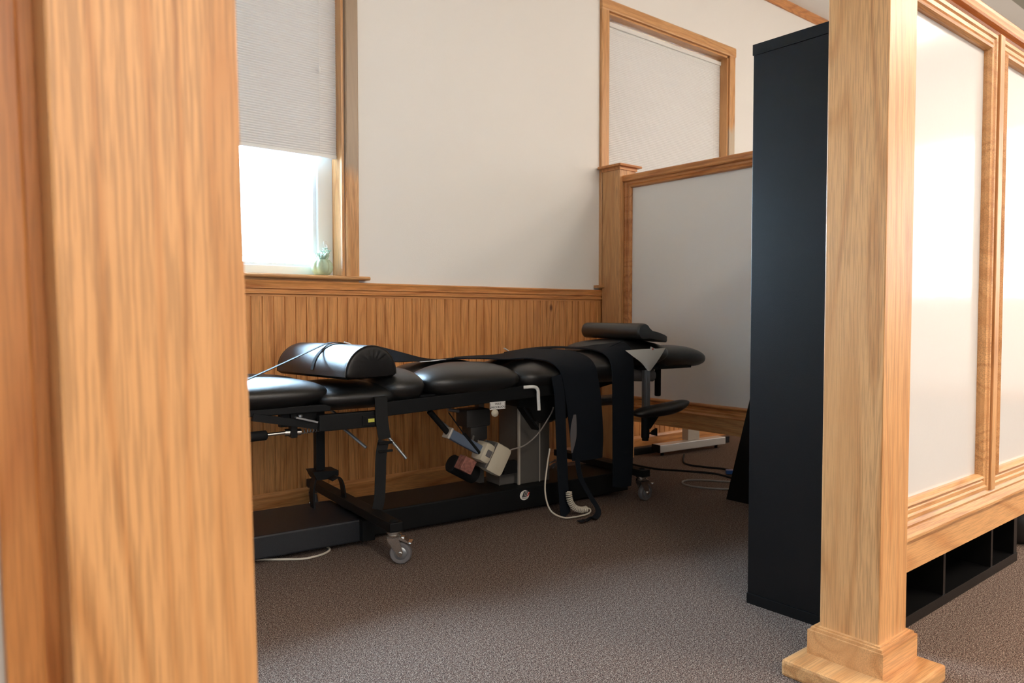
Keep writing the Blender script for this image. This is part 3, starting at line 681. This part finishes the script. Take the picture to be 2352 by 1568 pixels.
# tilt actuator: thin rod, square tube and beige gear head
A0, A1, A2, A3 = Vector((.40, -.16, .555)), Vector((.497, -.16, .447)), Vector((.675, -.16, .345)), Vector((.70, -.16, .330))
T(MB().cyl(A0, A1, .014, 16), 'actuator_rod', 'blacksteel', smooth=True)
T(MB().bar(A1, A2, .050, .046, .006, up=(.5, 0, .86)), 'actuator_tube', 'bluegrey')
T(MB().bar(A1 - (A2 - A1).normalized() * .006, A1 + (A2 - A1).normalized() * .006, .058, .054, .004, up=(.5, 0, .86)), 'actuator_collar', 'alu_edge')
d_ = (A2 - A1).normalized()
g0 = A2 - d_ * .012
T(MB().bar(g0, g0 + d_ * .062, .098, .100, .022, up=(.5, 0, .86)).bar(g0 + d_ * .055, g0 + d_ * .165, .080, .148, .022, up=(.5, 0, .86)), 'gear_head', 'beige', smooth=True)
T(MB().bar(g0 + d_ * .050, g0 + d_ * .064, .0830, .135, .004, up=(.5, 0, .86)), 'gear_head_seam', 'alu')
T(MB().bar(g0 + d_ * .020, g0 + d_ * .05, .100, .034, .001, up=(.5, 0, .86)), 'gear_head_label', 'rubber')
q0 = g0 + Vector((-.085, .03, -.055))
pl = T(MB().bar(q0, q0 + d_ * .07, .06, .07, .004, up=(.5, 0, .86)), 'motor_label', 'pinklabel')
T(MB().cyl(q0 + d_ * .01 + Vector((-.02, .07, -.01)), q0 + d_ * .17 + Vector((-.02, .07, -.01)), .045, 20, .006), 'motor', 'blackrub', smooth=True)
T(MB().cyl((.49, -.18, .545), (.585, -.18, .42), .003, 8).cyl((.575, -.18, .435), (.665, -.18, .330), .009, 10), 'gas_strut', 'blacksteel', smooth=True)
T(MB().cyl((.60, .02, .53), (.74, .02, .50), .009, 10), 'cross_rod', 'steel', smooth=True)
# round motor under the tilt bracket
T(MB().cyl((1.06, -.12, .49), (1.13, -.12, .49), .050, 24, .004), 'round_motor', 'housing', smooth=True)
for k in range(7): T(MB().box(1.058, 1.0605, -.155 + k * 0, -.085, .455 + k * .011, .459 + k * .011), 'vent_rib', 'blackrub')
T(MB().cyl((1.13, -.12, .49), (1.20, -.12, .49), .046, 24, .006), 'motor_band', 'brass', smooth=True)
T(MB().bar((.885, -.20, .545), (.985, -.19, .425), .05, .012, .002), 'brace_plate', 'blacksteel')
# head end: handles, hangers and arm pads
T(MB().cyl((1.60, -.20, .670), (1.76, -.24, .664), .034, 22, .008), 'tilt_motor', 'rubber', smooth=True)
T(MB().cyl((1.905, -.13, .70), (1.905, -.13, .53), .018, 16, .004), 'hand_grip', 'blackrub', smooth=True)
T(MB().cyl((1.62, -.16, .66), (1.62, -.16, .59), .019, 16, .004), 'hand_grip', 'blackrub', smooth=True)
T(MB().box(1.655, 1.700, -.275, -.255, .47, .705, .002).box(1.672, 1.676, -.277, -.255, .48, .70), 'arm_hanger', 'steel')
T(MB().box(1.640, 1.76, -.28, -.22, .700, .709), 'hanger_bracket', 'blacksteel')
T(MB().pad(1.56, 1.96, -.36, -.24, .452, .510, 3.0, 2.2, 12, lambda x, y, z: .022 * x * x * (x > 0) + .010 * x), 'arm_pad', 'vinyl', smooth=True, auto=False)
T(MB().pad(1.66, 2.02, .16, .28, .452, .510, 3.0, 2.2, 12), 'arm_pad', 'vinyl', smooth=True, auto=False)
T(MB().cyl((1.65, -.29, .33), (1.65, -.29, .462), .022, 16, .004).cyl((1.65, -.29, .318), (1.65, -.29, .33), .018, 16).prism([(1.65, .46), (1.76, .46), (1.68, .38), (1.65, .38)], 'y', -.30, -.28), 'arm_post', 'blackrub', smooth=True)
T(MB().cyl((1.66, -.29, .355), (1.70, -.29, .355), .005).prism([(1.70, .345), (1.735, .335), (1.735, .378), (1.70, .365)], 'y', -.297, -.283), 'wing_knob', 'blackrub')
T(MB().cyl((1.655, -.265, .47), (1.65, -.28, .45), .008), 'arm_joint', 'steel')
# pendant lead with coil
T(MB().tube([(.70, -.10, .385), (.715, -.12, .34), (.76, -.14, .30), (.80, -.15, .305), (.86, -.16, .33), (.93, -.17, .345), (1.0, -.19, .40), (1.07, -.20, .49), (1.09, -.20, .53)], .0036, 8), 'motor_cable', 'greycord', smooth=True)

# ------------------------------------------------------------------ things lying on the table
def onT(name, label, cat, u, v, z, group=None):
    return thing(name, TW(u, v, z), label, cat, rz=math.radians(-5), group=group)
# half round bolster
bo = onT('bolster_pillow', 'black vinyl half round bolster with gathered end lying on near end of treatment table', 'pillow', .012, 0, .742)
def halfround(r, h, n=22):
    pts = []
    for k in range(n + 1):
        a = math.pi * k / n; pts.append((-r * math.cos(a), h * math.sin(a) ** .97))
    return pts
L0, L1 = -.26, .27
prof = halfround(.134, .128)
mb = MB(); prev = None; rows = []
for y, sc in ((L0, .985), (L0 + .006, 1.0), (L0 + .02, 1.0), (-.1, 1.005), (0, 1.0), (.1, 1.005), (L1 - .02, 1.0), (L1 - .006, 1.0), (L1, .985)):
    rows.append([mb.bm.verts.new((x * sc, y, z * sc)) for x, z in prof] + [mb.bm.verts.new((.115 * sc, y, -.012)), mb.bm.verts.new((-.115 * sc, y, -.012))])
for a, b_ in zip(rows, rows[1:]):
    n = len(a)
    for k in range(n): mb.bm.faces.new((a[k], a[(k + 1) % n], b_[(k + 1) % n], b_[k]))
body = mb.build('cover', 'vinyl', bo, smooth=True)
def endcap(y, s):
    mb = MB(); n = 48; K = 10; c = []
    ring_prev = None
    def outline(t):
        if t < .72:
            a = math.pi * t / .72; return (-.1325 * math.cos(a), .126 * math.sin(a) ** .97)
        q = (t - .72) / .28; return (.1325 - .265 * q, -.010 * math.sin(math.pi * q) ** .3 if 0 < q < 1 else 0)
    rings = []
    for k in range(K + 1):
        f_ = 1 - k / K * .97; ring = []
        for j in range(n):
            x, z = outline(j / n); zc = .048
            pleat = .0035 * math.sin(j * 1.9) * math.sin(math.pi * f_) ** 2 * (f_ > .45) * (1 if .15 < j / n < .55 else .1)
            ring.append(mb.bm.verts.new((x * f_, y + s * (.004 + .012 * math.sqrt(max(0, 1 - f_ ** 2)) + pleat), zc + (z - zc) * f_)))
        rings.append(ring)
    for a, b_ in zip(rings, rings[1:]):
        for j in range(n): mb.bm.faces.new((a[j], a[(j + 1) % n], b_[(j + 1) % n], b_[j]))
    mb.bm.faces.new(rings[-1]); mb.bm.faces.new(rings[0][::-1])
    return mb
endcap(L0, -1).build('end_cover', 'vinyl_side', bo, smooth=True, auto=False)
endcap(L1, 1).build('end_cover', 'vinyl_side', bo, smooth=True, auto=False)
MB().tube([(x * .99, L0 - .002, z * .99) for x, z in prof], .0028, 6, False).build('piping', 'vinyl', bo, smooth=True)
bo.rotation_euler = (0, 0, math.radians(8))

# strap across the bolster (thin band running down to the left and a twisted black band running right)
s1 = onT('strap', 'thin dark elastic strap lying across the half round bolster', 'strap', -.2, -.1, .76)
def PT(l, o): return [Vector(p) - Vector(o) for p in l]
oo = (-.2, -.1, .76)
pts = [(-.46, -.25, .742), (-.38, -.205, .766), (-.26, -.14, .803), (-.15, -.08, .838), (-.07, -.03, .862), (-.02, .01, .8725), (.05, .05, .8735), (.11, .05, .853)]
MB().ribbon(PT(pts, oo), .016, (-.3, 1, 0), .003).build('band', 'strap', s1, smooth=True)
rb = Matrix.Rotation(math.radians(13), 3, 'Z')
lp = [Vector((.012, 0, .742)) + rb @ Vector((x * 1.015, -.02, z * 1.015)) for x, z in [prof[k] for k in (1, 3, 5, 7, 9, 11, 13)]]
MB().ribbon(PT(lp, oo), .020, rb @ Vector((0, 1, 0)), .003).build('loop', 'strap', s1, smooth=True)
MB().tube(PT([(.075, .055, .8745), (.10, .052, .866), (.112, .05, .858), (.108, .06, .852)], oo), .003, 8).build('hook', 'white', s1, smooth=True)

def drape(rows, thick=.004, wav=0.0, sub=5, seed=1, folds=None):
    """cloth sheet through rows of control points (each row runs across the cloth)"""
    rows = [smooth_path(r, sub) for r in rows]; cols = list(zip(*rows))
    grid = [smooth_path(list(c), sub) for c in cols]; nu = len(grid); nv = len(grid[0]); mb = MB(); rnd = random.Random(seed)
    ph = rnd.uniform(0, 6)
    def nrm(i, j):
        a = grid[min(i + 1, nu - 1)][j] - grid[max(i - 1, 0)][j]; b = grid[i][min(j + 1, nv - 1)] - grid[i][max(j - 1, 0)]
        n = a.cross(b); return n.normalized() if n.length > 1e-9 else Vector((0, 0, 1))
    A, B = [], []
    for i in range(nu):
        ra, rb = [], []
        for j in range(nv):
            n = nrm(i, j); p = grid[i][j] + n * wav * math.sin(ph + i * .55 + j * .12)
            ra.append(mb.bm.verts.new(p + n * thick / 2)); rb.append(mb.bm.verts.new(p - n * thick / 2))
        A.append(ra); B.append(rb)
    for i in range(nu - 1):
        for j in range(nv - 1):
            mb.bm.faces.new((A[i][j], A[i + 1][j], A[i + 1][j + 1], A[i][j + 1])); mb.bm.faces.new((B[i][j], B[i][j + 1], B[i + 1][j + 1], B[i + 1][j]))
    for i in range(nu - 1):
        mb.bm.faces.new((A[i][0], B[i][0], B[i + 1][0], A[i + 1][0])); mb.bm.faces.new((A[i][-1], A[i + 1][-1], B[i + 1][-1], B[i][-1]))
    for j in range(nv - 1):
        mb.bm.faces.new((A[0][j], A[0][j + 1], B[0][j + 1], B[0][j])); mb.bm.faces.new((A[-1][j], B[-1][j], B[-1][j + 1], A[-1][j + 1]))
    return mb
# black band from behind the bolster down onto the cushions
s2 = onT('strap', 'black cloth band twisting from behind the bolster onto the middle cushions', 'strap', .3, .1, .76); oo = (.3, .1, .76)
drape([PT(r, oo) for r in (
    [(.10, .12, .866), (.12, .20, .855)], [(.17, .10, .845), (.20, .22, .850)], [(.25, .08, .795), (.30, .20, .845)], [(.33, .06, .775), (.40, .14, .815)],
    [(.43, .05, .774), (.50, .10, .785)], [(.52, .02, .772), (.58, .09, .776)], [(.64, .05, .775), (.68, .12, .777)], [(.78, .08, .774), (.80, .16, .776)])], .004, .001).build('band', 'cloth', s2, smooth=True)
MB().ribbon(PT([(.43, -.01, .7745), (.48, -.02, .7765), (.54, .0, .779), (.58, .02, .779)], oo), .022, (.2, 1, 0), .002).build('white_tag', 'white', s2, smooth=True)

# first black cloth: crosses the lumbar cushion and hangs in front
c1 = onT('cloth_brace', 'black cloth brace draped over the middle cushions, hanging down in front of the column', 'cloth', 1.15, -.1, .76); oo = (1.15, -.1, .76)
rows = [
    [(.60, -.02, .786), (.66, .05, .784), (.70, .13, .780)],
    [(.72, -.09, .786), (.78, .04, .786), (.84, .15, .784)],
    [(.83, -.13, .780), (.90, .02, .786), (.98, .14, .788)],
    [(.94, -.15, .782), (1.02, .0, .796), (1.12, .12, .812)],
    [(1.00, -.16, .776), (1.10, -.08, .796), (1.22, .00, .815)],
    [(1.035, -.235, .764), (1.14, -.20, .784), (1.26, -.17, .805)],
    [(1.06, -.290, .720), (1.16, -.285, .735), (1.285, -.28, .755)],
    [(1.075, -.303, .640), (1.18, -.305, .640), (1.305, -.303, .64)],
    [(1.10, -.305, .50), (1.20, -.312, .50), (1.32, -.308, .50)],
    [(1.12, -.300, .38), (1.21, -.312, .38), (1.33, -.306, .38)],
    [(1.135, -.298, .265), (1.22, -.31, .262), (1.33, -.302, .262)]]
drape([PT(r, oo) for r in rows], .005, .0014).build('panel', 'cloth', c1, smooth=True)
MB().ribbon(PT([(1.03, -.300, .70), (1.045, -.308, .60), (1.05, -.312, .45), (1.055, -.315, .30), (1.062, -.318, .15), (1.068, -.325, .03), (1.074, -.33, .008)], oo), .062, (1, 0, 0), .004).build('hanging_strap', 'cloth', c1, smooth=True)
MB().ribbon(PT([(1.155, -.312, .28), (1.168, -.325, .18), (1.195, -.37, .09), (1.205, -.415, .035), (1.16, -.452, .012), (1.09, -.465, .012), (1.04, -.47, .012)], oo), .030, (1, .1, 0), .004).build('curled_strap', 'cloth', c1, smooth=True)
drape([PT(r, oo) for r in ([(1.130, -.314, .50), (1.145, -.314, .50)], [(1.112, -.315, .44), (1.148, -.315, .44)], [(1.11, -.315, .38), (1.145, -.315, .38)], [(1.116, -.315, .31), (1.122, -.315, .31)])], .003).build('grey_lining', 'rubber', c1, smooth=True)
MB().box(.925 - 1.15, .955 - 1.15, .10, .112, .058, .0615, rot=Matrix.Rotation(.5, 3, 'Y').to_4x4()).build('white_label', 'white', c1)

# second black cloth nearer the head
c2 = onT('cloth_brace', 'black cloth brace draped over the chest cushion, wide panel hanging almost to the floor', 'cloth', 1.4, -.1, .80); oo = (1.4, -.1, .80)
rows = [
    [(1.05, .17, .795), (1.07, .22, .790), (1.09, .255, .765)],
    [(1.18, .11, .812), (1.22, .18, .812), (1.26, .24, .800)],
    [(1.30, .03, .818), (1.36, .12, .820), (1.40, .21, .812)],
    [(1.36, -.06, .818), (1.42, .0, .818), (1.46, .07, .815)],
    [(1.385, -.16, .812), (1.45, -.13, .822), (1.51, -.10, .838)],
    [(1.395, -.245, .790), (1.47, -.24, .815), (1.55, -.245, .842)],
    [(1.402, -.288, .735), (1.475, -.290, .745), (1.552, -.292, .755)],
    [(1.402, -.298, .62), (1.475, -.302, .62), (1.550, -.300, .62)],
    [(1.402, -.302, .40), (1.470, -.306, .40), (1.545, -.304, .40)],
    [(1.402, -.304, .22), (1.470, -.308, .22), (1.540, -.306, .22)],
    [(1.402, -.304, .10), (1.460, -.308, .09), (1.530, -.306, .09)]]
drape([PT(r, oo) for r in rows], .006, .001).build('panel', 'cloth', c2, smooth=True)
MB().tube(PT([(1.398, -.245, .794), (1.460, -.20, .823), (1.545, -.23, .86)], oo), .0025, 6).build('seam', 'cloth', c2, smooth=True)

# contoured face pillow: roll with a tail
fp = onT('neck_pillow', 'black vinyl contoured neck pillow resting on the raised breast cushion', 'pillow', 1.66, 0, .868)
prof = []
for k in range(15):
    a = math.radians(250 - k * 17); prof.append((.046 * math.cos(a), .040 + .046 * math.sin(a)))
prof = prof[:14] + [(.065, .045), (.115, .035), (.165, .020), (.185, .010), (.185, -.016), (.178, -.022), (.10, -.010), (.04, 0)]
mb = MB(); rows_ = []
for y, sc in ((-.268, .90), (-.262, .97), (-.25, 1), (0, 1), (.20, 1), (.212, .97), (.218, .9)):
    rows_.append([mb.bm.verts.new((.04 + (x - .04) * sc, y, .03 + (z - .03) * sc)) for x, z in prof])
for a, b_ in zip(rows_, rows_[1:]):
    n = len(a)
    for k in range(n): mb.bm.faces.new((a[k], a[(k + 1) % n], b_[(k + 1) % n], b_[k]))
mb.bm.faces.new(rows_[0][::-1]); mb.bm.faces.new(rows_[-1])
mb.build('cover', 'vinyl', fp, smooth=True)
# face paper hanging from under the pillow
pp = onT('face_paper', 'creased white paper sheet hanging over edge of the head cushion', 'paper', 1.75, -.26, .80); oo = (1.75, -.26, .80)
drape([PT(r, oo) for r in (
    [(1.495, -.296, .812), (1.60, -.300, .815), (1.70, -.300, .815), (1.80, -.290, .818)],
    [(1.545, -.300, .780), (1.62, -.306, .778), (1.70, -.306, .778), (1.770, -.294, .786)],
    [(1.605, -.304, .742), (1.645, -.309, .740), (1.69, -.308, .740), (1.725, -.300, .746)],
    [(1.652, -.303, .698), (1.660, -.306, .697), (1.668, -.305, .697), (1.675, -.300, .700)])], .0015, .0015).build('sheet', 'paper', pp, smooth=True)
lb = MB().box(-.017, .017, -.001, .001, -.008, .008, rot=Matrix.Rotation(.35, 3, 'Y').to_4x4()).build('label', 'white', pp); lb.location = (1.655 - 1.75, -.335 + .26, .816 - .80)
MB().box(-.002, .006, -.0016, -.0010, -.005, .005, rot=Matrix.Rotation(.35, 3, 'Y').to_4x4()).build('label_print', 'redink', lb)

# wide strap with buckle hanging from the side rail
st = onT('buckled_strap', 'wide black webbing strap with plastic buckle hanging from table side rail', 'strap', .11, -.29, .60); oo = (.11, -.29, .60)
MB().ribbon(PT([(.105, -.235, .648), (.105, -.262, .650), (.105, -.278, .635), (.107, -.282, .55), (.118, -.285, .47)], oo), .056, (1, 0, 0), .003).build('webbing', 'strap', st, smooth=True)
MB().ribbon(PT([(.112, -.286, .465), (.098, -.290, .40), (.095, -.288, .30), (.092, -.285, .22), (.082, -.282, .172)], oo), .050, (1, 0, 0), .003).build('webbing', 'strap', st, smooth=True)
b_ = MB()
for a, c in (((.085, -.292, .42), (.15, -.292, .42)), ((.085, -.292, .455), (.15, -.292, .455)), ((.088, -.292, .42), (.088, -.292, .465)), ((.147, -.292, .42), (.147, -.292, .475))): b_.bar(Vector(a) - Vector(oo), Vector(c) - Vector(oo), .012, .010, .002)
b_.build('buckle', 'blackrub', st)

# ------------------------------------------------------------------ on the window sill: glazed pumpkin pot with succulents
pk = thing('planter', (1.735, YW + .025, ZS), 'pale green ribbed pumpkin planter with succulents on the window sill', 'planter')
MB().lathe([(.018, 0), (.038, .006), (.052, .025), (.056, .045), (.052, .066), (.038, .083), (.022, .087)], (0, 0, 0), n=72, mod=lambda t, h: .90 + .14 * abs(math.sin(math.pi * t * 9))).build('pumpkin_pot', 'pumpkin', pk, smooth=True, auto=False)
for k in range(15):
    a = k * 2.4; r0 = .012; L = .030 + .012 * ((k * 7) % 3); el = .35 + .08 * (k % 6)
    d = Vector((math.cos(a) * math.cos(el), math.sin(a) * math.cos(el), math.sin(el)))
    MB().tube([Vector((0, 0, .082)) + d * .005, Vector((0, 0, .085)) + d * L * .6, Vector((0, 0, .092)) + d * L], lambda q: .008 * math.sin(math.pi * min(.97, q * .85 + .15)) + .0006, 8).build('leaf', 'succ', pk, smooth=True)
for k, (x, y, z) in enumerate(((.0, .0, .125), (.022, -.006, .118), (-.02, .008, .112), (.038, .004, .130), (.012, -.012, .140), (-.012, -.015, .105))):
    mb = MB(); mb.tube([(x * .2, y * .2, .085), (x * .7, y * .7, z - .01), (x, y, z)], .002, 6)
    for q in range(7):
        a = q * .9 + k; mb.tube([(x, y, z), (x + math.cos(a) * .009, y + math.sin(a) * .009, z + .006), (x + math.cos(a) * .014, y + math.sin(a) * .014, z + .002)], .0022, 5)
    mb.build('sprig', 'succ', pk, smooth=True)

# ------------------------------------------------------------------ cables
def cable(name, label, pts, r, m, cat='cable'):
    o = Vector(pts[0]); t = MB().tube([Vector(p) - o for p in pts], r, 8).build(name, m, None, smooth=True); t.location = o
    return tag(t, label, cat)
cable('power_cable', 'ivory cable looping out from under the near end of table base', [(1.10, 2.98, .006), (1.20, 2.90, .006), (1.262, 2.862, .006), (1.34, 2.868, .006), (1.39, 2.905, .006), (1.40, 2.96, .006)], .0045, 'cord')
cable('power_cable', 'ivory cable arching between table base and baseboard behind it', [(1.30, 3.32, .005), (1.36, 3.40, .02), (1.45, 3.45, .035), (1.53, 3.44, .03), (1.60, 3.38, .005)], .0045, 'cord')
cable('floor_cable', 'thin grey cable loop on the carpet beside the black leaning panel', [(4.05, 2.42, .005), (3.90, 2.49, .005), (3.80, 2.60, .005), (3.72, 2.72, .005), (3.64, 2.775, .005), (3.56, 2.74, .005), (3.54, 2.64, .005), (3.62, 2.50, .005), (3.70, 2.43, .005), (3.76, 2.30, .005)], .0055, 'greycord')
cable('black_cable', 'black cable on the carpet running toward the silver foot', [(4.30, 3.30, .006), (4.05, 3.10, .006), (4.05, 2.95, .006), (4.10, 2.80, .006), (4.02, 2.66, .006), (3.96, 2.50, .006)], .006, 'blackrub')
cable('black_cable', 'second black cable on carpet beneath the far partition', [(3.75, 3.30, .006), (3.76, 3.10, .006), (3.85, 2.95, .006), (3.93, 2.78, .006), (3.90, 2.62, .006), (3.86, 2.45, .006)], .006, 'blackrub')
pg = thing('blue_plug', (4.02, 2.70, 0), 'small blue plug on the carpet cable beside the black leaning panel', 'plug'); pg.rotation_euler = (0, 0, -.8)
MB().box(-.05, .05, -.018, .018, .004, .030, .005).build('body', 'blue', pg); MB().cyl((.05, 0, .016), (.065, 0, .016), .006).build('contact', 'chrome', pg, smooth=True)
# pendant lead hanging at the front of the table
pd = onT('coiled_lead', 'ivory control lead with coiled end drooping from the table to the carpet', 'cable', 1.04, -.36, .01); oo = (1.04, -.36, .01)
MB().tube(PT([(1.03, -.25, .33), (.99, -.28, .25), (.955, -.31, .14), (.965, -.34, .05), (1.02, -.37, .012), (1.08, -.39, .010), (1.15, -.39, .012), (1.185, -.38, .018), (1.19, -.37, .030), (1.175, -.365, .034)], oo), .0040, 8).build('straight_lead', 'cord', pd, smooth=True)
path = smooth_path(PT([(1.175, -.365, .030), (1.14, -.36, .030), (1.10, -.355, .048), (1.078, -.35, .085), (1.076, -.345, .125)], oo), 30)
pts = []; s0 = None; T_ = 19 * 12; 
for i in range(T_ + 1):
    t = i / T_ * (len(path) - 1); k = min(int(t), len(path) - 2); p = path[k].lerp(path[k + 1], t - k); d = (path[k + 1] - path[k]).normalized()
    e1 = Vector((0, 1, 0)); e1 = (e1 - d * e1.dot(d)).normalized(); e2 = d.cross(e1); a = 2 * math.pi * i / 12
    pts.append(p + (e1 * math.cos(a) + e2 * math.sin(a)) * .0135)
MB().tube(pts, .0034, 6, False).build('coil', 'cord', pd, smooth=True)

# ------------------------------------------------------------------ black panel leaning behind the bookcase
ap = thing('leaning_panel', (3.47, 2.20, 0), 'black tapering panel standing on carpet just behind the black bookcase', 'panel')
MB().prism([(.164, 0), (-.005, .68), (-.05, .70), (-.45, .70), (-.50, 0)], 'x', -.02, .03).build('body', 'laminate', ap)
ap.rotation_euler = (0, 0, 0)

# ------------------------------------------------------------------ second table's foot beyond the far partition
ft = thing('exam_stool_base', (4.46, 3.37, 0), 'silver metal foot with grey upright on the carpet beyond the far partition', 'table foot'); ft.name = 'table_foot'
ft.rotation_euler = (0, 0, math.radians(-6))
MB().box(-.34, .34, -.04, .04, .028, .082, .004).build('foot_beam', 'silver', ft)
MB().box(-.345, -.339, -.041, .041, .027, .083, .003).build('end_cap', 'blackrub', ft)
MB().box(-.02, .10, .0, .06, .082, .62, .004).build('upright', 'alu_edge', ft)
MB().box(-.30, .38, -.12, .18, .62, .68, .02).build('seat_pad', 'vinyl', ft)
for x in (-.28, .28): MB().cyl((x, 0, 0), (x, 0, .028), .012).build('foot_glide', 'blackrub', ft)
MB().box(-.47, .55, .10, .15, .0, .05, .004).build('dark_bar', 'blacksteel', ft)  # dark bar along the floor behind the foot
MB().box(-.02, .10, .06, .10, .02, .062).build('cross_tie', 'blacksteel', ft)
